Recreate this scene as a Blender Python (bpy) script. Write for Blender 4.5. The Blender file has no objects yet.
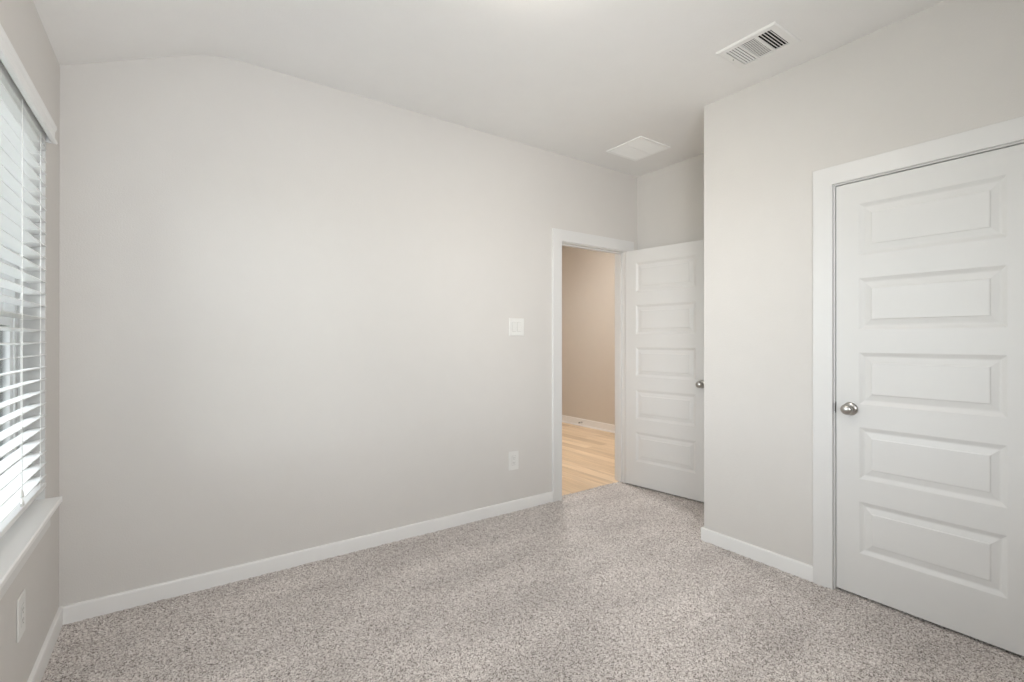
import bpy, bmesh, math
import numpy as np
from mathutils import Vector, Matrix

SC = bpy.context.scene
COL = SC.collection
R = math.radians

# ------------------------------------------------------------------ camera
cd = bpy.data.cameras.new('camera')
cam = bpy.data.objects.new('camera', cd)
COL.objects.link(cam)
SC.camera = cam
cd.sensor_width = 36.0
cd.lens = 481.4 / 1024.0 * 36.0
cd.shift_y = -1.1 / 1024.0
cd.clip_start = 0.02
cam.location = (0.4136, -2.9109, 1.2622)
cam.rotation_euler = (R(90.065), 0.0, R(-35.15))

# ------------------------------------------------------------------ world, lights, exposure
SC.view_settings.view_transform = 'Standard'
SC.view_settings.look = 'None'
SC.view_settings.gamma = 1.0
SC.view_settings.use_curve_mapping = False
SC.view_settings.exposure = 1.5
SC.cycles.max_bounces = 14
SC.cycles.diffuse_bounces = 10
SC.cycles.transparent_max_bounces = 12
SC.cycles.sample_clamp_indirect = 6.0
SC.cycles.caustics_reflective = False
SC.cycles.caustics_refractive = False

W = bpy.data.worlds.new('overcast_sky')
SC.world = W
W.use_nodes = True
W.node_tree.nodes['Background'].inputs[0].default_value = (0.90, 0.955, 1.0, 1)
W.node_tree.nodes['Background'].inputs[1].default_value = 4.9

LAMP_XY = (1.50, -1.52)        # flush ceiling lamp of the room, just above the frame
LAMP_STRENGTH = 18.5
LAMP_COLOR = (1.0, 0.92, 0.82)
HALL_LAMP_XY = (3.95, 1.25)
HALL_STRENGTH = 74.0
HALL_COLOR = (0.98, 0.96, 0.93)


def area(name, loc, rot, sx, sy, power, color, portal=False):
    l = bpy.data.lights.new(name, 'AREA')
    l.shape = 'RECTANGLE'
    l.size, l.size_y = sx, sy
    l.energy = power
    l.color = color
    if portal:
        l.cycles.is_portal = True
    o = bpy.data.objects.new(name, l)
    o.location = loc
    o.rotation_euler = rot
    COL.objects.link(o)
    return o


# added fill light behind the camera for the long wall; no window there
REAR = 9.6
if REAR > 0:
    rl = area('rear_fill', (0.75, -3.60, 1.45), (R(100), 0, R(-13)), 1.0, 1.0, REAR, (0.92, 0.965, 1.0))
    rl.data.spread = R(125)

# unseen fill light, added to lift the far corner of the room
CORNER_FILL = 1.4
if CORNER_FILL > 0:
    fl_ = area('corner_fill', (0.45, -3.3, 2.0), (R(88), 0, R(-41)), 0.6, 0.6, CORNER_FILL, (1.0, 0.96, 0.92))
    fl_.data.spread = R(48)

# the window opening (twin window in the left wall)
WY0, WY1, WZ0, WZ1 = -2.11, -0.284, 0.635, 2.09
area('window_portal', (-0.19, (WY0 + WY1) / 2, (WZ0 + WZ1) / 2), (0, R(-90), 0),
     WZ1 - WZ0, WY1 - WY0, 1.0, (1, 1, 1), portal=True)


# ------------------------------------------------------------------ materials
def mat(name, color, rough=0.6, metal=0.0, bump=None, spec=0.5, mottle=None):
    """bump = (scale, distance); mottle = (scale, amount) small colour variation"""
    m = bpy.data.materials.new(name)
    m.use_nodes = True
    nt = m.node_tree
    b = nt.nodes['Principled BSDF']
    b.inputs['Base Color'].default_value = (*color, 1)
    b.inputs['Roughness'].default_value = rough
    b.inputs['Metallic'].default_value = metal
    b.inputs['Specular IOR Level'].default_value = spec
    tc = nt.nodes.new('ShaderNodeTexCoord')
    if bump:
        n = nt.nodes.new('ShaderNodeTexNoise')
        n.inputs['Scale'].default_value = bump[0]
        n.inputs['Detail'].default_value = 3
        nt.links.new(tc.outputs['Object'], n.inputs['Vector'])
        bp = nt.nodes.new('ShaderNodeBump')
        bp.inputs['Distance'].default_value = bump[1]
        bp.inputs['Strength'].default_value = 1.0
        nt.links.new(n.outputs['Fac'], bp.inputs['Height'])
        nt.links.new(bp.outputs['Normal'], b.inputs['Normal'])
    sc_, am = mottle or (8.0, 0.015)
    n2 = nt.nodes.new('ShaderNodeTexNoise')
    n2.inputs['Scale'].default_value = sc_
    nt.links.new(tc.outputs['Object'], n2.inputs['Vector'])
    mx = nt.nodes.new('ShaderNodeMix')
    mx.data_type = 'RGBA'
    mx.inputs['A'].default_value = (*[c * (1 - am) for c in color], 1)
    mx.inputs['B'].default_value = (*[min(1, c * (1 + am)) for c in color], 1)
    nt.links.new(n2.outputs['Fac'], mx.inputs['Factor'])
    nt.links.new(mx.outputs['Result'], b.inputs['Base Color'])
    return m


M = {}
M['wall'] = mat('greige_wall_paint', (0.635, 0.616, 0.594), 0.55, bump=(170, 0.0008), spec=0.35)
M['ceiling'] = mat('ceiling_paint', (0.82, 0.812, 0.80), 0.8, bump=(120, 0.0014), spec=0.2)
M['hallwall'] = mat('beige_hall_paint', (0.600, 0.550, 0.490), 0.6, bump=(170, 0.0008), spec=0.35)
M['trim'] = mat('white_trim_paint', (0.69, 0.687, 0.68), 0.35)
M['door'] = mat('white_door_paint', (0.67, 0.665, 0.655), 0.38)
M['baseboard'] = mat('baseboard_trim_paint_lit', (0.80, 0.797, 0.79), 0.35)  # same paint as the trim, lightened in place of missing light
M['sill'] = mat('sill_trim_paint_lit', (0.83, 0.83, 0.825), 0.35)  # trim paint made lighter, skylight on the sill put into the colour
M['liner'] = mat('window_return_paint', (0.62, 0.62, 0.61), 0.5)
M['plastic'] = mat('white_plastic', (0.74, 0.735, 0.715), 0.35)
M['rim'] = mat('gap_shade_grey', (0.42, 0.41, 0.39), 0.6)  # grey stands in for the shade in the gaps round the inserts
M['blind'] = mat('white_faux_wood', (0.79, 0.795, 0.795), 0.45)
M['vinyl'] = mat('white_window_vinyl', (0.75, 0.76, 0.76), 0.35)
M['vent'] = mat('white_vent_enamel', (0.80, 0.795, 0.78), 0.4)
M['filter'] = mat('white_grille_enamel', (0.90, 0.90, 0.89), 0.4)
M['dark'] = mat('dark_duct', (0.012, 0.012, 0.012), 0.9)
M['slot'] = mat('dark_slot', (0.12, 0.11, 0.10), 0.8)
M['nickel'] = mat('satin_nickel', (0.50, 0.485, 0.46), 0.28, metal=1.0)
M['steel'] = mat('brushed_steel', (0.33, 0.32, 0.31), 0.35, metal=1.0)
M['rubber'] = mat('dark_rubber', (0.05, 0.05, 0.05), 0.7)
M['cord'] = mat('white_cord', (0.86, 0.86, 0.84), 0.7)
M['lawn'] = mat('lawn', (0.24, 0.25, 0.20), 0.95, bump=(60, 0.02), mottle=(3, 0.3))
M['subfloor'] = mat('concrete_slab', (0.25, 0.24, 0.23), 0.9)


def emission(name, color, strength):
    m = bpy.data.materials.new(name)
    m.use_nodes = True
    nt = m.node_tree
    b = nt.nodes['Principled BSDF']
    b.inputs['Base Color'].default_value = (0.85, 0.84, 0.82, 1)
    b.inputs['Emission Color'].default_value = (*color, 1)
    b.inputs['Emission Strength'].default_value = strength
    return m


M['lamp'] = emission('lit_lamp_glass', LAMP_COLOR, LAMP_STRENGTH)
M['hall_lamp'] = emission('lit_hall_lamp_glass', HALL_COLOR, HALL_STRENGTH)


def glass_mat():
    m = bpy.data.materials.new('window_glass')
    m.use_nodes = True
    nt = m.node_tree
    nt.nodes.remove(nt.nodes['Principled BSDF'])
    t = nt.nodes.new('ShaderNodeBsdfTransparent')
    t.inputs[0].default_value = (0.95, 0.96, 0.955, 1)
    g = nt.nodes.new('ShaderNodeBsdfGlossy')
    g.inputs['Roughness'].default_value = 0.02
    f = nt.nodes.new('ShaderNodeFresnel')
    f.inputs['IOR'].default_value = 1.5
    mx = nt.nodes.new('ShaderNodeMixShader')
    nt.links.new(f.outputs[0], mx.inputs[0])
    nt.links.new(t.outputs[0], mx.inputs[1])
    nt.links.new(g.outputs[0], mx.inputs[2])
    nt.links.new(mx.outputs[0], nt.nodes['Material Output'].inputs[0])
    return m


M['glass'] = glass_mat()


def carpet_mat():
    m = bpy.data.materials.new('speckled_carpet')
    m.use_nodes = True
    nt = m.node_tree
    b = nt.nodes['Principled BSDF']
    b.inputs['Roughness'].default_value = 0.95
    b.inputs['Specular IOR Level'].default_value = 0.1
    tc = nt.nodes.new('ShaderNodeTexCoord')
    v = nt.nodes.new('ShaderNodeTexVoronoi')
    v.inputs['Scale'].default_value = 245.0
    v.inputs['Randomness'].default_value = 1.0
    nt.links.new(tc.outputs['Object'], v.inputs['Vector'])
    sep = nt.nodes.new('ShaderNodeSeparateColor')
    nt.links.new(v.outputs['Color'], sep.inputs[0])
    cr = nt.nodes.new('ShaderNodeValToRGB')
    e = cr.color_ramp.elements
    e[0].position, e[0].color = 0.0, (0.14, 0.12, 0.108, 1)
    e[1].position, e[1].color = 1.0, (0.82, 0.78, 0.755, 1)
    x = cr.color_ramp.elements.new(0.22); x.color = (0.385, 0.348, 0.328, 1)
    x = cr.color_ramp.elements.new(0.45); x.color = (0.57, 0.527, 0.503, 1)
    x = cr.color_ramp.elements.new(0.75); x.color = (0.70, 0.655, 0.63, 1)
    nt.links.new(sep.outputs[0], cr.inputs[0])
    # broad swaths where the pile lies differently
    mp = nt.nodes.new('ShaderNodeMapping')
    mp.inputs['Scale'].default_value = (0.9, 2.4, 1)
    mp.inputs['Rotation'].default_value = (0, 0, R(25))
    nt.links.new(tc.outputs['Object'], mp.inputs[0])
    n = nt.nodes.new('ShaderNodeTexNoise')
    n.inputs['Scale'].default_value = 1.6
    n.inputs['Detail'].default_value = 4
    nt.links.new(mp.outputs[0], n.inputs['Vector'])
    mr = nt.nodes.new('ShaderNodeMapRange')
    mr.inputs[1].default_value = 0.3
    mr.inputs[2].default_value = 0.7
    mr.inputs[3].default_value = 0.86
    mr.inputs[4].default_value = 1.10
    nt.links.new(n.outputs['Fac'], mr.inputs[0])
    mul = nt.nodes.new('ShaderNodeVectorMath')
    mul.operation = 'SCALE'
    nt.links.new(cr.outputs[0], mul.inputs[0])
    nt.links.new(mr.outputs[0], mul.inputs['Scale'])
    nt.links.new(mul.outputs[0], b.inputs['Base Color'])
    # fibre bump
    n3 = nt.nodes.new('ShaderNodeTexNoise')
    n3.inputs['Scale'].default_value = 420
    n3.inputs['Detail'].default_value = 2
    nt.links.new(tc.outputs['Object'], n3.inputs['Vector'])
    bp = nt.nodes.new('ShaderNodeBump')
    bp.inputs['Distance'].default_value = 0.002
    bp.inputs['Strength'].default_value = 0.8
    nt.links.new(n3.outputs['Fac'], bp.inputs['Height'])
    nt.links.new(bp.outputs[0], b.inputs['Normal'])
    return m


M['carpet'] = carpet_mat()


def wood_mat():
    m = bpy.data.materials.new('light_oak_planks')
    m.use_nodes = True
    nt = m.node_tree
    b = nt.nodes['Principled BSDF']
    b.inputs['Roughness'].default_value = 0.42
    tc = nt.nodes.new('ShaderNodeTexCoord')
    mp = nt.nodes.new('ShaderNodeMapping')
    mp.inputs['Rotation'].default_value = (0, 0, R(90))
    nt.links.new(tc.outputs['Object'], mp.inputs[0])
    br = nt.nodes.new('ShaderNodeTexBrick')
    br.offset = 0.37
    br.inputs['Scale'].default_value = 1.0
    br.inputs['Brick Width'].default_value = 1.22
    br.inputs['Row Height'].default_value = 0.125
    br.inputs['Mortar Size'].default_value = 0.0012
    br.inputs['Color1'].default_value = (0.62, 0.46, 0.30, 1)
    br.inputs['Color2'].default_value = (0.80, 0.63, 0.45, 1)
    br.inputs['Mortar'].default_value = (0.36, 0.24, 0.14, 1)
    nt.links.new(mp.outputs[0], br.inputs['Vector'])
    mp2 = nt.nodes.new('ShaderNodeMapping')
    mp2.inputs['Scale'].default_value = (26, 1.6, 1)
    nt.links.new(tc.outputs['Object'], mp2.inputs[0])
    n = nt.nodes.new('ShaderNodeTexNoise')
    n.inputs['Scale'].default_value = 1.0
    n.inputs['Detail'].default_value = 5
    nt.links.new(mp2.outputs[0], n.inputs['Vector'])
    mr = nt.nodes.new('ShaderNodeMapRange')
    mr.inputs[1].default_value = 0.3
    mr.inputs[2].default_value = 0.7
    mr.inputs[3].default_value = 0.84
    mr.inputs[4].default_value = 1.12
    nt.links.new(n.outputs['Fac'], mr.inputs[0])
    mul = nt.nodes.new('ShaderNodeVectorMath')
    mul.operation = 'SCALE'
    nt.links.new(br.outputs['Color'], mul.inputs[0])
    nt.links.new(mr.outputs[0], mul.inputs['Scale'])
    nt.links.new(mul.outputs[0], b.inputs['Base Color'])
    return m


M['wood'] = wood_mat()


# ------------------------------------------------------------------ mesh helpers
def add_box(bm, lo, hi, bev=0.0, seg=2):
    lo, hi = Vector(lo), Vector(hi)
    r = bmesh.ops.create_cube(bm, size=1.0, matrix=Matrix.Translation((lo + hi) / 2) @
                              Matrix.Diagonal((*(hi - lo), 1.0)))
    if bev > 0:
        vs = set(r['verts'])
        ed = [e for e in bm.edges if e.verts[0] in vs and e.verts[1] in vs]
        bmesh.ops.bevel(bm, geom=ed, offset=bev, segments=seg, profile=0.5, affect='EDGES')
    return r


def add_prism(bm, pts, axis, a, b):
    """extrude the 2-D polygon pts along axis ('x','y','z') from a to b"""
    def P(p, t):
        if axis == 'x':
            return (t, p[0], p[1])
        if axis == 'y':
            return (p[0], t, p[1])
        return (p[0], p[1], t)
    v0 = [bm.verts.new(P(p, a)) for p in pts]
    v1 = [bm.verts.new(P(p, b)) for p in pts]
    n = len(pts)
    fs = [bm.faces.new(v0), bm.faces.new(v1)]
    for i in range(n):
        fs.append(bm.faces.new((v0[i], v0[(i + 1) % n], v1[(i + 1) % n], v1[i])))
    bmesh.ops.recalc_face_normals(bm, faces=fs)


def add_lathe(bm, prof, origin, axis, seg=32):
    """prof = [(distance along axis, radius)]"""
    axis = Vector(axis).normalized()
    u = axis.orthogonal().normalized()
    w = axis.cross(u)
    o = Vector(origin)
    rings = []
    for d, r in prof:
        if r < 1e-6:
            rings.append([bm.verts.new(o + axis * d)])
        else:
            rings.append([bm.verts.new(o + axis * d + (u * math.cos(2 * math.pi * k / seg) +
                          w * math.sin(2 * math.pi * k / seg)) * r) for k in range(seg)])
    fs = []
    for A, B in zip(rings, rings[1:]):
        for k in range(seg):
            k2 = (k + 1) % seg
            if len(A) == 1 and len(B) == 1:
                continue
            if len(A) == 1:
                fs.append(bm.faces.new((A[0], B[k], B[k2])))
            elif len(B) == 1:
                fs.append(bm.faces.new((A[k], B[0], A[k2])))
            else:
                fs.append(bm.faces.new((A[k], B[k], B[k2], A[k2])))
    for f in fs:
        f.smooth = True
    bmesh.ops.recalc_face_normals(bm, faces=fs)


def add_tube(bm, p0, p1, r, seg=8):
    p0, p1 = Vector(p0), Vector(p1)
    L = (p1 - p0).length
    add_lathe(bm, [(0, 0), (0, r), (L, r), (L, 0)], p0, p1 - p0, seg)


def obj(name, bm, m, parent=None, smooth_angle=None):
    me = bpy.data.meshes.new(name)
    bm.normal_update()
    bm.to_mesh(me)
    bm.free()
    me.materials.append(m)
    o = bpy.data.objects.new(name, me)
    COL.objects.link(o)
    if parent:
        o.parent = parent
    return o


def empty(name, loc=(0, 0, 0), rz=0.0):
    o = bpy.data.objects.new(name, None)
    o.empty_display_size = 0.05
    o.location = loc
    o.rotation_euler = (0, 0, rz)
    COL.objects.link(o)
    return o


def tag(o, label, cat, group=None, kind=None):
    o['label'] = label
    o['category'] = cat
    if group:
        o['group'] = group
    if kind:
        o['kind'] = kind
    return o


def struct(o, label, cat):
    return tag(o, label, cat, kind='structure')


def B():
    return bmesh.new()


# ------------------------------------------------------------------ dimensions
H = 2.743              # ceiling height
HL = 2.486             # where the sloped ceiling meets the window wall
XS = 0.589             # crease of the sloped ceiling
XA = 3.853             # alcove / far right wall
XC, YC = 3.162, -1.119  # face and outer corner of the closet wall
YF = -3.75             # wall behind the camera
TH = 0.115             # wall thickness
HB = 0.078             # baseboard height above the pile
TB = 0.014
D1L, D1R, D1T = 2.945, 3.690, 2.045       # bedroom doorway (inside the jambs)
D2A, D2B, D2T = -1.857, -2.576, 2.046     # closet doorway
CW = 0.092             # casing width
HX0, HX1, HY1 = 1.9, 5.36, 4.6            # hallway

# ------------------------------------------------------------------ floor: carpet with real pile relief
def carpet_mesh(name, x0, x1, y0, y1, step, seed):
    rng = np.random.default_rng(seed)
    nx, ny = int(round((x1 - x0) / step)) + 1, int(round((y1 - y0) / step)) + 1
    X, Y = np.meshgrid(np.linspace(x0, x1, nx), np.linspace(y0, y1, ny), indexing='ij')
    Z = rng.random(X.shape)
    S = Z.copy()
    S[1:-1, 1:-1] = (Z[1:-1, 1:-1] * 2 + Z[:-2, 1:-1] + Z[2:, 1:-1] + Z[1:-1, :-2] + Z[1:-1, 2:]) / 6
    Z = -0.007 + 0.011 * S
    Z[rng.random(Z.shape) > 0.93] += 0.002
    j = step * 0.42
    Xj = X + rng.uniform(-j, j, X.shape)
    Yj = Y + rng.uniform(-j, j, X.shape)
    Xj[0], Xj[-1], Yj[:, 0], Yj[:, -1] = X[0], X[-1], Y[:, 0], Y[:, -1]
    co = np.stack([Xj, Yj, Z], -1).reshape(-1, 3).astype(np.float32)
    i = np.arange(nx * ny).reshape(nx, ny)
    q = np.stack([i[:-1, :-1], i[1:, :-1], i[1:, 1:], i[:-1, 1:]], -1).reshape(-1, 4)
    me = bpy.data.meshes.new(name)
    me.vertices.add(len(co))
    me.vertices.foreach_set('co', co.ravel())
    me.loops.add(q.size)
    me.loops.foreach_set('vertex_index', q.ravel().astype(np.int32))
    me.polygons.add(len(q))
    me.polygons.foreach_set('loop_start', np.arange(0, q.size, 4, dtype=np.int32))
    me.polygons.foreach_set('use_smooth', np.ones(len(q), dtype=bool))
    me.update(calc_edges=True)
    return me


me = carpet_mesh('floor', 0.0, XA, -3.75, 0.0, 0.0046, 3)
me.materials.append(M['carpet'])
fl = bpy.data.objects.new('floor', me)
COL.objects.link(fl)
struct(fl, 'speckled grey beige cut pile carpet covering the whole bedroom floor', 'carpet')
me = carpet_mesh('carpet_strip', D1L - 0.005, D1R + 0.005, 0.0, 0.058, 0.0058, 5)
me.materials.append(M['carpet'])
cs = bpy.data.objects.new('carpet_strip', me)
COL.objects.link(cs)
cs.parent = fl

b = B(); add_box(b, (-0.16, -3.87, -0.12), (XA + TH, 0.0, -0.0085))
struct(obj('floor_slab', b, M['subfloor']), 'concrete slab under the bedroom carpet', 'floor')
b = B(); add_box(b, (HX0 - TH, 0.0, -0.12), (HX1 + TH, HY1 + TH, -0.0085))
add_box(b, (HX0, 0.06, -0.0085), (HX1, HY1, -0.001))
struct(obj('floor_hall', b, M['wood']), 'light oak plank floor of the hallway beyond the open doorway', 'floor')

# ------------------------------------------------------------------ ceiling
b = B()
slope = (H - HL) / XS
arc = []
for k in range(21):         # the crease is rounded by the plasterer
    t = k / 20
    p0, p1, p2 = (XS - 0.13, H - 0.13 * slope), (XS, H), (XS + 0.13, H)
    arc.append(tuple((1 - t) ** 2 * a + 2 * t * (1 - t) * c + t * t * e for a, c, e in zip(p0, p1, p2)))
add_prism(b, [(-0.16, HL - 0.07), (0.0, HL)] + arc + [(XA + TH, H), (XA + TH, H + 0.12), (-0.16, H + 0.12)],
          'y', YF - TH, 0.0)
struct(obj('ceiling', b, M['ceiling']), 'off-white ceiling, sloping down towards the window wall', 'ceiling')
b = B(); add_box(b, (HX0 - TH, TH, H), (HX1 + TH, HY1 + TH, H + 0.12))
struct(obj('ceiling_hall', b, M['ceiling']), 'flat ceiling of the hallway', 'ceiling')

# ------------------------------------------------------------------ walls
JT = 0.018   # jamb board thickness
b = B()      # long wall with the bedroom doorway
add_box(b, (-0.16, 0, -0.12), (D1L - JT, TH, H + 0.12))
add_box(b, (D1R + JT, 0, -0.12), (XA + TH, TH, H + 0.12))
add_box(b, (D1L - JT, 0, D1T + JT), (D1R + JT, TH, H + 0.12))
struct(obj('wall_back', b, M['wall']), 'long plain greige wall running from the window corner to the open doorway', 'wall')

b = B()      # window wall
wy0, wy1 = WY0, WY1
add_box(b, (-0.16, wy1, -0.12), (0, 0, HL))
add_box(b, (-0.16, YF - TH, -0.12), (0, wy0, HL))
add_box(b, (-0.16, wy0, -0.12), (0, wy1, WZ0 - 0.022))
add_box(b, (-0.16, wy0, WZ1), (0, wy1, HL))
struct(obj('wall_left', b, M['wall']), 'greige wall at the left holding the window', 'wall')

b = B()      # closet front wall with the closet doorway
add_box(b, (XC, D2A + JT, -0.12), (XC + TH, YC, H))
add_box(b, (XC, YF, -0.12), (XC + TH, D2B - JT, H))
add_box(b, (XC, D2B - JT, D2T + JT), (XC + TH, D2A + JT, H))
add_box(b, (XC + TH, YC - TH, -0.12), (XA, YC, H))     # side of the closet, faces the entry
struct(obj('wall_right', b, M['wall']), 'greige closet wall projecting into the room with the panelled door', 'wall')

b = B(); add_box(b, (XA, YF, -0.12), (XA + TH, 0, H))
struct(obj('wall_alcove', b, M['wall']), 'greige wall of the entry alcove above and behind the open door', 'wall')
b = B(); add_box(b, (-0.16, YF - TH, -0.12), (XA + TH, YF, H + 0.12))
struct(obj('wall_front', b, M['wall']), 'greige wall behind the camera', 'wall')

b = B()
add_box(b, (HX1, TH, -0.12), (HX1 + TH, HY1, H))
struct(obj('wall_hall_right', b, M['hallwall']), 'beige hallway wall seen through the open doorway', 'wall')
b = B()
add_box(b, (HX0 - TH, TH, -0.12), (HX0, HY1, H))
struct(obj('wall_hall_left', b, M['hallwall']), 'beige left end wall of the hallway', 'wall')
b = B()
add_box(b, (HX0 - TH, HY1, -0.12), (HX1 + TH, HY1 + TH, H))
struct(obj('wall_hall_back', b, M['hallwall']), 'beige far wall of the hallway', 'wall')
b = B()
add_box(b, (XA + TH, 0.0, -0.12), (HX1 + TH, TH, H + 0.12))
struct(obj('wall_hall_front', b, M['hallwall']), 'beige hallway wall beside the bedroom doorway', 'wall')


# ------------------------------------------------------------------ baseboards
def bb_profile(sign=1, h=HB, t=TB):
    # offset from the wall, height; eased top edge
    return [(0, -0.008), (sign * t, -0.008), (sign * t, h - 0.007), (sign * (t - 0.0015), h - 0.002),
            (sign * (t - 0.005), h), (0, h)]


def base_x(bm, x0, x1, y, sign, **k):      # board along x on plane y, facing sign*y
    add_prism(bm, [(y + p[0], p[1]) for p in bb_profile(sign, **k)], 'x', x0, x1)


def base_y(bm, y0, y1, x, sign, **k):      # board along y on plane x, facing sign*x
    add_prism(bm, [(x + p[0], p[1]) for p in bb_profile(sign, **k)], 'y', y0, y1)


b = B(); base_x(b, 0.0, D1L - 0.008 - CW, 0.0, -1)
base_x(b, D1R + 0.008 + CW, XA, 0.0, -1)
struct(obj('baseboard_back', b, M['baseboard']), 'white baseboard along the foot of the long wall', 'baseboard')
b = B(); base_y(b, YF, -TB, 0.0, 1)
struct(obj('baseboard_left', b, M['baseboard']), 'white baseboard under the window', 'baseboard')
b = B(); base_y(b, D2A + 0.007 + CW, YC + TB, XC, -1)
base_y(b, YF, D2B - 0.007 - CW, XC, -1)
base_x(b, XC, XA - TB, YC, 1)
struct(obj('baseboard_right', b, M['baseboard']), 'white baseboard wrapping the closet wall corner', 'baseboard')
b = B(); base_y(b, YC, -TB, XA, -1)
struct(obj('baseboard_alcove', b, M['baseboard']), 'white baseboard behind the open door', 'baseboard')
b = B(); base_x(b, TB, XC - TB, YF, 1)
struct(obj('baseboard_front', b, M['baseboard']), 'white baseboard behind the camera', 'baseboard')
b = B(); base_y(b, TH, HY1, HX1, -1, h=0.105)
add_prism(b, [(HX1 - TB, -0.002), (HX1 - TB - 0.017, -0.002), (HX1 - TB - 0.015, 0.009), (HX1 - TB - 0.009, 0.015),
              (HX1 - TB, 0.017)], 'y', TH, HY1)
struct(obj('baseboard_hall', b, M['baseboard']), 'white baseboard with quarter round along the hallway wall', 'baseboard')


# ------------------------------------------------------------------ casings and jambs
def casing(bm, axis, face, sign, a, c, top, ct=0.016, cw=CW, rev=0.007):
    """Flat craftsman casing round an opening a..c (a<c) on plane `face`, projecting sign*ct."""
    f0, f1 = sorted((face, face + sign * ct))
    a0, a1, c0, c1, t0, t1_ = a - rev - cw, a - rev, c + rev, c + rev + cw, top + rev, top + rev + cw
    pts = [(a0, -0.008), (a1, -0.008), (a1, t0), (c0, t0), (c0, -0.008), (c1, -0.008), (c1, t1_), (a0, t1_)]
    before = set(bm.verts)
    add_prism(bm, pts if axis == 'x' else pts, 'y' if axis == 'x' else 'x', f0, f1)
    vs = set(bm.verts) - before
    ed = [e for e in bm.edges if e.verts[0] in vs and e.verts[1] in vs]
    bmesh.ops.bevel(bm, geom=ed, offset=0.0024, segments=2, profile=0.5, affect='EDGES')


b = B(); casing(b, 'x', 0.0, -1, D1L, D1R, D1T)
casing(b, 'x', TH, 1, D1L, D1R, D1T)
t1 = struct(obj('trim_1', b, M['trim']), 'white flat casing around the open bedroom doorway', 'door casing')
b = B()
add_box(b, (D1L - JT, 0, -0.008), (D1L, TH, D1T), 0.001)
add_box(b, (D1R, 0, -0.008), (D1R + JT, TH, D1T), 0.001)
add_box(b, (D1L - JT, 0, D1T), (D1R + JT, TH, D1T + JT), 0.001)
obj('jamb', b, M['trim'], t1)
b = B()
add_box(b, (D1L, 0.040, -0.006), (D1L + 0.011, 0.073, D1T - 0.011), 0.0015)
add_box(b, (D1R - 0.011, 0.040, -0.006), (D1R, 0.073, D1T - 0.011), 0.0015)
add_box(b, (D1L, 0.040, D1T - 0.011), (D1R, 0.073, D1T), 0.0015)
obj('door_stop_moulding', b, M['trim'], t1)

b = B(); casing(b, 'y', XC, -1, D2B, D2A, D2T)
t2 = struct(obj('trim_2', b, M['trim']), 'white flat casing around the closed closet door', 'door casing')
b = B()
add_box(b, (XC, D2A, -0.008), (XC + TH, D2A + JT, D2T), 0.001)
add_box(b, (XC, D2B - JT, -0.008), (XC + TH, D2B, D2T), 0.001)
add_box(b, (XC, D2B - JT, D2T), (XC + TH, D2A + JT, D2T + JT), 0.001)
obj('jamb', b, M['trim'], t2)
b = B()
add_box(b, (XC + 0.042, D2A - 0.011, -0.006), (XC + 0.075, D2A, D2T), 0.0015)
add_box(b, (XC + 0.042, D2B, -0.006), (XC + 0.075, D2B + 0.011, D2T), 0.0015)
add_box(b, (XC + 0.042, D2B + 0.011, D2T - 0.011), (XC + 0.075, D2A - 0.011, D2T), 0.0015)
obj('door_stop_moulding', b, M['trim'], t2)
b = B()
add_box(b, (XC - 0.0015, D2A - 0.0012, 0.896), (XC + 0.035, D2A + 0.0002, 0.952), 0.0004, 1)
add_box(b, (XC - 0.005, D2A - 0.0012, 0.904), (XC - 0.001, D2A + 0.003, 0.944), 0.0004, 1)
o = obj('strike_plate', b, M['steel'], t2)
o['label'] = 'dark steel strike plate'


# ------------------------------------------------------------------ panelled doors
def door_leaf(width, height, thick, stile, rows):
    """local x = 0..width, y = 0 front .. thick back, z = 0..height; raised panels on both faces"""
    bm = B()
    ss = [0, stile, width - stile, width]
    zs = [0]
    for z0, z1 in rows:
        zs += [z0, z1]
    zs.append(height)
    prof = [(0.0, 0.0), (0.003, 0.0010), (0.016, 0.0072), (0.021, 0.0086), (0.026, 0.0084),
            (0.049, 0.0042), (0.052, 0.0016), (0.055, 0.0012)]
    for side in (0, 1):
        def P(x, d, z):
            return (x, d if side == 0 else thick - d, z)
        for i in range(3):
            for j in range(len(zs) - 1):
                x0, x1, z0, z1 = ss[i], ss[i + 1], zs[j], zs[j + 1]
                if i == 1 and j % 2 == 1:
                    prev = None
                    for ins, d in prof:
                        c = [bm.verts.new(P(*q)) for q in ((x0 + ins, d, z0 + ins), (x1 - ins, d, z0 + ins),
                                                          (x1 - ins, d, z1 - ins), (x0 + ins, d, z1 - ins))]
                        if prev:
                            for k in range(4):
                                bm.faces.new((prev[k], prev[(k + 1) % 4], c[(k + 1) % 4], c[k]))
                        prev = c
                    bm.faces.new(prev)
                else:
                    bm.faces.new([bm.verts.new(P(*q)) for q in ((x0, 0, z0), (x1, 0, z0), (x1, 0, z1), (x0, 0, z1))])
    for q in (((0, 0, 0), (0, thick, 0), (0, thick, height), (0, 0, height)),
              ((width, 0, 0), (width, thick, 0), (width, thick, height), (width, 0, height)),
              ((0, 0, 0), (width, 0, 0), (width, thick, 0), (0, thick, 0)),
              ((0, 0, height), (width, 0, height), (width, thick, height), (0, thick, height))):
        bm.faces.new([bm.verts.new(p) for p in q])
    bmesh.ops.remove_doubles(bm, verts=bm.verts, dist=1e-5)
    bmesh.ops.recalc_face_normals(bm, faces=bm.faces)
    return bm


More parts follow.
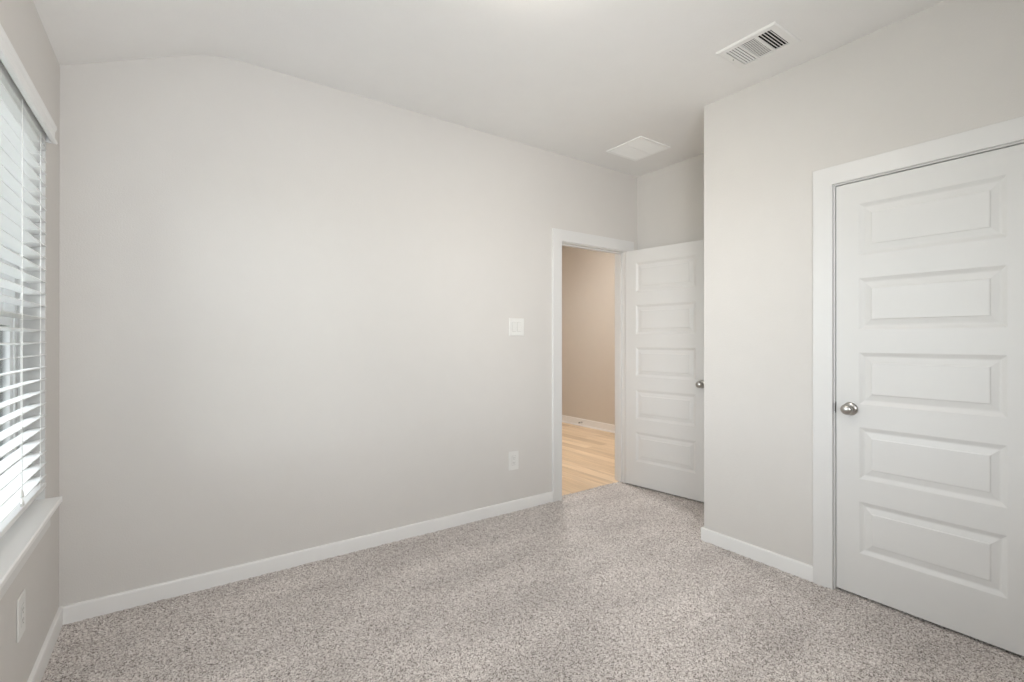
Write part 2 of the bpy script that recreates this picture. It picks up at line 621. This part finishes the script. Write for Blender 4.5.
def knob(parent, x, y, z, dy, proj=0.062):
    """knob on a face, axis along dy (+1 / -1) in the door's local y"""
    k = proj / 0.062
    b = B()
    add_lathe(b, [(0.006, 0.0), (0.006, 0.0125), (0.022 * k, 0.0105), (0.028 * k, 0.0125), (0.033 * k, 0.019),
                  (0.039 * k, 0.0245), (0.046 * k, 0.0265), (0.053 * k, 0.0245), (0.058 * k, 0.0185),
                  (0.0615 * k, 0.010), (0.062 * k, 0.0)], (x, y, z), (0, dy, 0), 40)
    kn = obj('door_knob', b, M['nickel'], parent)
    kn['label'] = 'satin nickel round knob'
    b = B()
    add_lathe(b, [(-0.0002, 0.0), (-0.0002, 0.0330), (0.0035, 0.0325), (0.0075, 0.0285), (0.0105, 0.020),
                  (0.0115, 0.012), (0.0115, 0.0)], (x, y, z), (0, dy, 0), 40)
    obj('rosette', b, M['nickel'], kn)


rows = [(0.207 + 0.365 * i, 0.207 + 0.365 * i + 0.254) for i in range(5)]
# closet door: local x runs along -y of the room; front face towards the room (-x)
d2w = 0.7125
door2 = empty('door_1', (XC + 0.005, D2A - 0.0032, 0.012), R(-90))
struct(door2, 'closed white five-panel closet door in the wall on the right', 'door')
obj('door_leaf', door_leaf(d2w, 2.030, 0.035, 0.099, rows), M['door'], door2)
knob(door2, 0.062, 0.0, 0.911, -1)
knob(door2, 0.062, 0.035, 0.911, 1)
b = B()
for zc in (0.20, 1.02, 1.83):
    add_tube(b, (d2w + 0.0012, -0.006, zc - 0.045), (d2w + 0.0012, -0.006, zc + 0.045), 0.0055, 12)
obj('hinge', b, M['nickel'], door2)

# bedroom door, swung open into the alcove. local x runs from the hinge, hall face = local y 0
ang = math.atan2(-0.990, 0.141)
d1w = 0.745
pin = Vector((3.701, -0.017, 0.012))
door1 = empty('door_2', pin, ang)
struct(door1, 'white five-panel bedroom door standing open in front of the alcove wall', 'door')
bm = door_leaf(d1w, 2.030, 0.035, 0.103, rows)
bmesh.ops.translate(bm, verts=bm.verts, vec=(0.002, -0.035, 0))
obj('door_leaf', bm, M['door'], door1)
knob(door1, 0.692, -0.035, 0.911, -1)
knob(door1, 0.692, 0.0, 0.911, 1, proj=0.048)
b = B()
add_box(b, (d1w + 0.0012, -0.030, 0.883), (d1w + 0.0028, -0.005, 0.939), 0.0003, 1)
o = obj('latch_plate', b, M['nickel'], door1)

# ------------------------------------------------------------------ window
win = empty('window_1', (0, 0, 0))
struct(win, 'white twin sash window in the left wall behind the blind', 'window')
fx0, fx1 = -0.145, -0.078
ym = (WY0 + WY1) / 2
b = B()
fw = 0.038
add_box(b, (fx0, WY1 - fw, WZ0), (fx1, WY1, WZ1), 0.002)
add_box(b, (fx0, WY0, WZ0), (fx1, WY0 + fw, WZ1), 0.002)
add_box(b, (fx0, WY0 + fw, WZ0), (fx1, WY1 - fw, WZ0 + fw), 0.002)
add_box(b, (fx0, WY0 + fw, WZ1 - fw), (fx1, WY1 - fw, WZ1), 0.002)
add_box(b, (fx0, ym - fw, WZ0 + fw), (fx1, ym + fw, WZ1 - fw), 0.002)
obj('window_frame', b, M['vinyl'], win)
zm = 1.335
for y0, y1 in ((ym + fw, WY1 - fw), (WY0 + fw, ym - fw)):
    for z0, z1, x0, x1 in ((WZ0 + fw, zm + 0.02, -0.109, -0.084), (zm - 0.02, WZ1 - fw, -0.138, -0.1115)):
        b = B()
        s = 0.036
        add_box(b, (x0, y0, z0), (x1, y0 + s, z1), 0.002)
        add_box(b, (x0, y1 - s, z0), (x1, y1, z1), 0.002)
        add_box(b, (x0, y0 + s, z0), (x1, y1 - s, z0 + s), 0.002)
        add_box(b, (x0, y0 + s, z1 - s), (x1, y1 - s, z1), 0.002)
        sash = obj('sash', b, M['vinyl'], win)
        b = B()
        xm = (x0 + x1) / 2
        add_box(b, (xm - 0.002, y0 + s - 0.004, z0 + s - 0.004), (xm + 0.002, y1 - s + 0.004, z1 - s + 0.004))
        obj('pane', b, M['glass'], sash)
b = B()
# stool
add_prism(b, [(-0.078, WZ0 - 0.022), (0.046, WZ0 - 0.022), (0.0495, WZ0 - 0.018), (0.0495, WZ0 - 0.004),
              (0.046, WZ0), (-0.078, WZ0)], 'y', WY0 - 0.0, WY1)
add_box(b, (0.0, WY1, WZ0 - 0.022), (0.0495, WY1 + 0.003, WZ0), 0.001)
obj('window_sill', b, M['sill'], win)
b = B()
add_box(b, (-0.078, WY1 - 0.005, WZ0), (-0.0005, WY1, WZ1 - 0.005), 0.0008)
add_box(b, (-0.078, WY0, WZ0), (-0.0005, WY0 + 0.005, WZ1 - 0.005), 0.0008)
add_box(b, (-0.078, WY0, WZ1 - 0.005), (-0.0005, WY1, WZ1), 0.0008)
obj('reveal_liner', b, M['liner'], win)
b = B()
add_prism(b, [(0, 0.522), (0.011, 0.522), (0.0145, 0.526), (0.0145, 0.585), (0.019, 0.594), (0.020, 0.613), (0, 0.613)],
          'y', WY0, WY1 + 0.002)
obj('apron', b, M['trim'], win)

# ------------------------------------------------------------------ blind
blind = empty('window_blind', (0, -1.197, 2.045))
tag(blind, 'white horizontal slat blind with valance hanging in the window at left', 'window blind')
BO = Vector((0, -1.197, 2.045))


def bobj(name, bm, m, parent=blind):
    bmesh.ops.translate(bm, verts=bm.verts, vec=-BO)
    return obj(name, bm, m, parent)


YB0, YB1 = WY0 + 0.008, WY1 - 0.006
b = B()
add_prism(b, [(0.020, 2.0475), (0.033, 2.0475), (0.0355, 2.052), (0.034, 2.057), (0.028, 2.063), (0.027, 2.068),
              (0.027, 2.094), (0.030, 2.100), (0.033, 2.106), (0.033, 2.116), (0.016, 2.116), (0.016, 2.052)],
          'y', WY0 + 0.002, WY1)
add_box(b, (0.0008, WY1 - 0.010, 2.0475), (0.020, WY1, 2.116), 0.001)
add_box(b, (0.0008, WY0 + 0.002, 2.0475), (0.020, WY0 + 0.012, 2.116), 0.001)
bobj('valance', b, M['blind'])
b = B(); add_box(b, (-0.048, YB0, 2.046), (0.002, YB1, 2.088), 0.002)
bobj('headrail', b, M['blind'])
slat0 = None
TILT = 0.125      # room edge of each slat slightly higher
for i in range(28):
    z = 0.7285 + 0.0475 * i
    if slat0 is None:
        b = B()
        w = 0.025
        prof = []
        for k in range(7):
            u = -w + 2 * w * k / 6
            prof.append((u, TILT * u + 0.0014 + 0.0008 * (1 - (u / w) ** 2)))
        for k in range(6, -1, -1):
            u = -w + 2 * w * k / 6
            prof.append((u, TILT * u - 0.0014 + 0.0008 * (1 - (u / w) ** 2)))
        add_prism(b, prof, 'y', YB0 + 1.197, YB1 + 1.197)
        slat0 = obj('slat', b, M['blind'], blind)
        s = slat0
    else:
        s = slat0.copy()
        COL.objects.link(s)
        s.parent = blind
    s.location = (-0.021, 0, z - BO.z)
b = B(); add_box(b, (-0.046, YB0, 0.684), (0.004, YB1, 0.703), 0.003)
bobj('bottom_rail', b, M['blind'])
for y in (-0.405, -0.93, -1.47, -2.02):
    b = B()
    for x in (0.0052, -0.0472):
        add_tube(b, (x, y, 0.690), (x, y, 2.047), 0.0011, 6)
    for i in range(28):
        z = 0.7285 + 0.0475 * i - 0.0022
        add_tube(b, (-0.0472, y, z - 0.0032), (0.0052, y, z + 0.0032), 0.0006, 5)
    add_box(b, (-0.027, y - 0.008, 0.6815), (-0.015, y + 0.008, 0.6845), 0.001)
    bobj('ladder_cord', b, M['cord'])
b = B()
add_tube(b, (0.0115, -0.708, 0.745), (0.0115, -0.708, 2.047), 0.0012, 6)
add_tube(b, (0.0125, -0.714, 0.775), (0.0125, -0.714, 2.047), 0.0012, 6)
lc = bobj('lift_cord', b, M['cord'])
b = B()
for y, z in ((-0.708, 0.722), (-0.714, 0.752)):
    add_lathe(b, [(0, 0), (0, 0.0055), (0.016, 0.0045), (0.024, 0.002), (0.024, 0)], (0.012, y, z), (0, 0, 1), 14)
bobj('tassel', b, M['plastic'], lc)


# ------------------------------------------------------------------ wall plates
def plate_frame(name, loc, rz):
    return empty(name, loc, rz)


def make_plate(root, w, h, gangs):
    """plate in the local x-z plane, facing local -y"""
    b = B()
    add_box(b, (-w / 2, -0.0062, -h / 2), (w / 2, 0.0, h / 2), 0.003, 3)
    obj('cover_plate', b, M['plastic'], root)


def rocker(root, x):
    b = B()
    add_box(b, (x - 0.0178, -0.0066, -0.0348), (x + 0.0178, -0.0058, 0.0348))
    obj('rocker_gap_shade', b, M['rim'], root)  # flat strip, shade of the gap painted round the rocker
    b = B()
    add_prism(b, [(-0.0062, -0.0335), (-0.0095, -0.0335), (-0.0072, 0.0), (-0.0115, 0.0335), (-0.0062, 0.0335)], 'x',
              x - 0.0165, x + 0.0165)
    obj('rocker', b, M['plastic'], root)


def receptacle(root):
    b = B()
    add_box(b, (-0.0168, -0.0080, -0.0335), (0.0168, -0.0062, 0.0335), 0.001)
    r = obj('receptacle', b, M['plastic'], root)
    b = B()
    add_box(b, (-0.0180, -0.0066, -0.0348), (0.0180, -0.0058, 0.0348))
    obj('receptacle_gap_shade', b, M['rim'], root)  # painted gap shade round the receptacle
    for zc in (-0.017, 0.017):
        b = B()
        add_box(b, (-0.0075, -0.0083, zc - 0.001), (-0.0055, -0.0079, zc + 0.008))
        add_box(b, (0.0055, -0.0083, zc - 0.001), (0.0075, -0.0079, zc + 0.007))
        add_lathe(b, [(0, 0), (0, 0.0024), (0.0004, 0.0024), (0.0004, 0)], (0, -0.0083, zc - 0.008), (0, 1, 0), 12)
        obj('socket', b, M['slot'], r)


sw = empty('light_switch', (2.503, 0.0, 1.3625))
tag(sw, 'white double rocker light switch on the long wall beside the doorway', 'light switch')
make_plate(sw, 0.134, 0.131, 2)
rocker(sw, -0.023)
rocker(sw, 0.023)

so = empty('power_outlet', (2.476, 0.0, 0.374))
tag(so, 'white power outlet low on the long wall below the light switch', 'power outlet')
make_plate(so, 0.088, 0.138, 1)
receptacle(so)

so2 = empty('power_outlet', (0.0, -0.672, 0.352), R(90))
tag(so2, 'white power outlet low on the left wall under the window', 'power outlet')
make_plate(so2, 0.088, 0.138, 1)
receptacle(so2)

# ------------------------------------------------------------------ ceiling registers
v1 = empty('ceiling_vent', (2.821, -1.641, H))
tag(v1, 'white ceiling air register with dark open louvers, nearer the closet wall', 'ceiling vent')
VW, VL = 0.250, 0.298          # along x, along y
ix, iy = 0.090, 0.113          # half opening
b = B()
# sloped rim around the opening
lo, hi = -0.0105, -0.0015
ix0 = 0.098
outer = [(-VW / 2, -VL / 2), (VW / 2, -VL / 2), (VW / 2, VL / 2), (-VW / 2, VL / 2)]
rings = [(0.0, 0.0), (0.0, -0.004), (0.006, -0.009), (0.030, -0.010)]
prev = None
for ins, d in rings:
    c = [b.verts.new((x - math.copysign(ins, x), y - math.copysign(ins, y), d)) for x, y in outer]
    if prev:
        for k in range(4):
            b.faces.new((prev[k], prev[(k + 1) % 4], c[(k + 1) % 4], c[k]))
    prev = c
c = [b.verts.new((ix if x > 0 else -ix0, math.copysign(iy, y), -0.010)) for x, y in outer]
for k in range(4):
    b.faces.new((prev[k], prev[(k + 1) % 4], c[(k + 1) % 4], c[k]))
d = [b.verts.new((ix if x > 0 else -ix0, math.copysign(iy, y), -0.0012)) for x, y in outer]
for k in range(4):
    b.faces.new((c[k], c[(k + 1) % 4], d[(k + 1) % 4], d[k]))
bmesh.ops.recalc_face_normals(b, faces=b.faces)
obj('rim', b, M['vent'], v1)
b = B(); add_box(b, (-ix0, -iy, -0.0012), (ix, iy, -0.0002))
obj('duct', b, M['dark'], v1)


def louver(bm, axis, pos, a0, a1, tilt, w=0.011, t=0.0012, zc=-0.006):
    """thin blade running along `axis` from a0..a1 at the cross position pos"""
    c, s = math.cos(tilt) * w / 2, math.sin(tilt) * w / 2
    n = (-math.sin(tilt) * t / 2, math.cos(tilt) * t / 2)
    pts = [(pos - c - n[0], zc - s - n[1]), (pos + c - n[0], zc + s - n[1]),
           (pos + c + n[0], zc + s + n[1]), (pos - c + n[0], zc - s + n[1])]
    add_prism(bm, pts, axis, a0, a1)


# banks split along y; the far bank leans one way, the near bank the other
b = B()
for k in range(5):
    louver(b, 'x', iy - 0.009 - k * 0.0142, -ix0, ix, R(-25), w=0.0085)
obj('louver_bank', b, M['vent'], v1)
b = B()
for k in range(14):
    louver(b, 'y', -ix0 + 0.0075 + k * 0.0133, -0.034, 0.036, R(8), w=0.0088, t=0.0014)
obj('louver_bank', b, M['vent'], v1)
b = B()
for k in range(5):
    louver(b, 'x', -iy + 0.009 + k * 0.0145, -ix0, ix, R(40), t=0.002)
obj('louver_bank', b, M['vent'], v1)
b = B()
add_box(b, (-ix0, 0.036, -0.0105), (ix, 0.047, -0.002))
add_box(b, (-ix0, -0.045, -0.0105), (ix, -0.034, -0.002))
obj('divider_bar', b, M['vent'], v1)
b = B(); add_box(b, (-0.012, iy + 0.008, -0.016), (-0.007, iy + 0.012, -0.0095), 0.0008)
o = obj('damper_lever', b, M['steel'], v1)

v2 = empty('ceiling_vent', (3.352, -0.430, H))
tag(v2, 'square white return air grille on the alcove ceiling near the doorway', 'ceiling vent')
s = 0.172
b = B()
for x0, y0, x1, y1 in ((-s, -s, s, -s + 0.024), (-s, s - 0.024, s, s), (-s, -s + 0.024, -s + 0.024, s - 0.024),
                       (s - 0.024, -s + 0.024, s, s - 0.024), (-s + 0.024, -0.008, s - 0.024, 0.008)):
    add_box(b, (x0, y0, -0.008), (x1, y1, 0.0), 0.0012, 1)
obj('frame', b, M['filter'], v2)
b = B(); add_box(b, (-s + 0.024, -s + 0.024, -0.0012), (s - 0.024, s - 0.024, -0.0002))
obj('filter', b, M['filter'], v2)
for y0, y1 in ((-s + 0.024, -0.008), (0.008, s - 0.024)):
    b = B()
    n = 20
    for k in range(n):
        louver(b, 'y', -s + 0.031 + k * (2 * s - 0.062) / (n - 1), y0, y1, R(-20), w=0.0165, zc=-0.0048, t=0.001)
    obj('louver_bank', b, M['filter'], v2)


# ------------------------------------------------------------------ lamps (both outside the frame, they light the place)
def flush_lamp(x, y, m, label, r=0.15):
    root = empty('ceiling_lamp', (x, y, H))
    tag(root, label, 'ceiling lamp')
    b = B()
    add_lathe(b, [(0, 0), (0, r * 0.98), (0.016, r), (0.022, r * 0.97), (0.022, 0)], (0, 0, 0), (0, 0, -1), 48)
    obj('lamp_base', b, M['trim'], root)
    b = B()
    n = 8
    prof = [(0.022, r * 0.95)]
    for k in range(1, n + 1):
        a = math.pi / 2 * k / n
        prof.append((0.022 + 0.055 * math.sin(a), r * 0.95 * math.cos(a)))
    add_lathe(b, prof, (0, 0, 0), (0, 0, -1), 40)
    obj('lamp_glass', b, m, root)


flush_lamp(*LAMP_XY, M['lamp'], 'round flush ceiling lamp with lit glass bowl in the bedroom')
flush_lamp(*HALL_LAMP_XY, M['hall_lamp'], 'round flush ceiling lamp with warm lit glass bowl in the hallway')

# ------------------------------------------------------------------ small spring door stop on the hallway baseboard
ds = empty('door_stop', (HX1 - TB, 2.30, 0.055))
tag(ds, 'small spring door stop on the white hallway baseboard', 'door stop')
b = B()
add_lathe(b, [(0, 0), (0, 0.011), (0.004, 0.011), (0.006, 0.006), (0.050, 0.005), (0.050, 0)], (0, 0, 0), (-1, 0, 0), 16)
obj('spring', b, M['steel'], ds)
b = B()
add_lathe(b, [(0.050, 0), (0.050, 0.009), (0.062, 0.009), (0.065, 0.006), (0.065, 0)], (0, 0, 0), (-1, 0, 0), 16)
obj('tip', b, M['rubber'], ds)

# ------------------------------------------------------------------ outside
b = B(); add_box(b, (-40, -40, -0.55), (-0.17, 40, -0.35))
struct(obj('ground', b, M['lawn']), 'lawn outside the window', 'lawn')
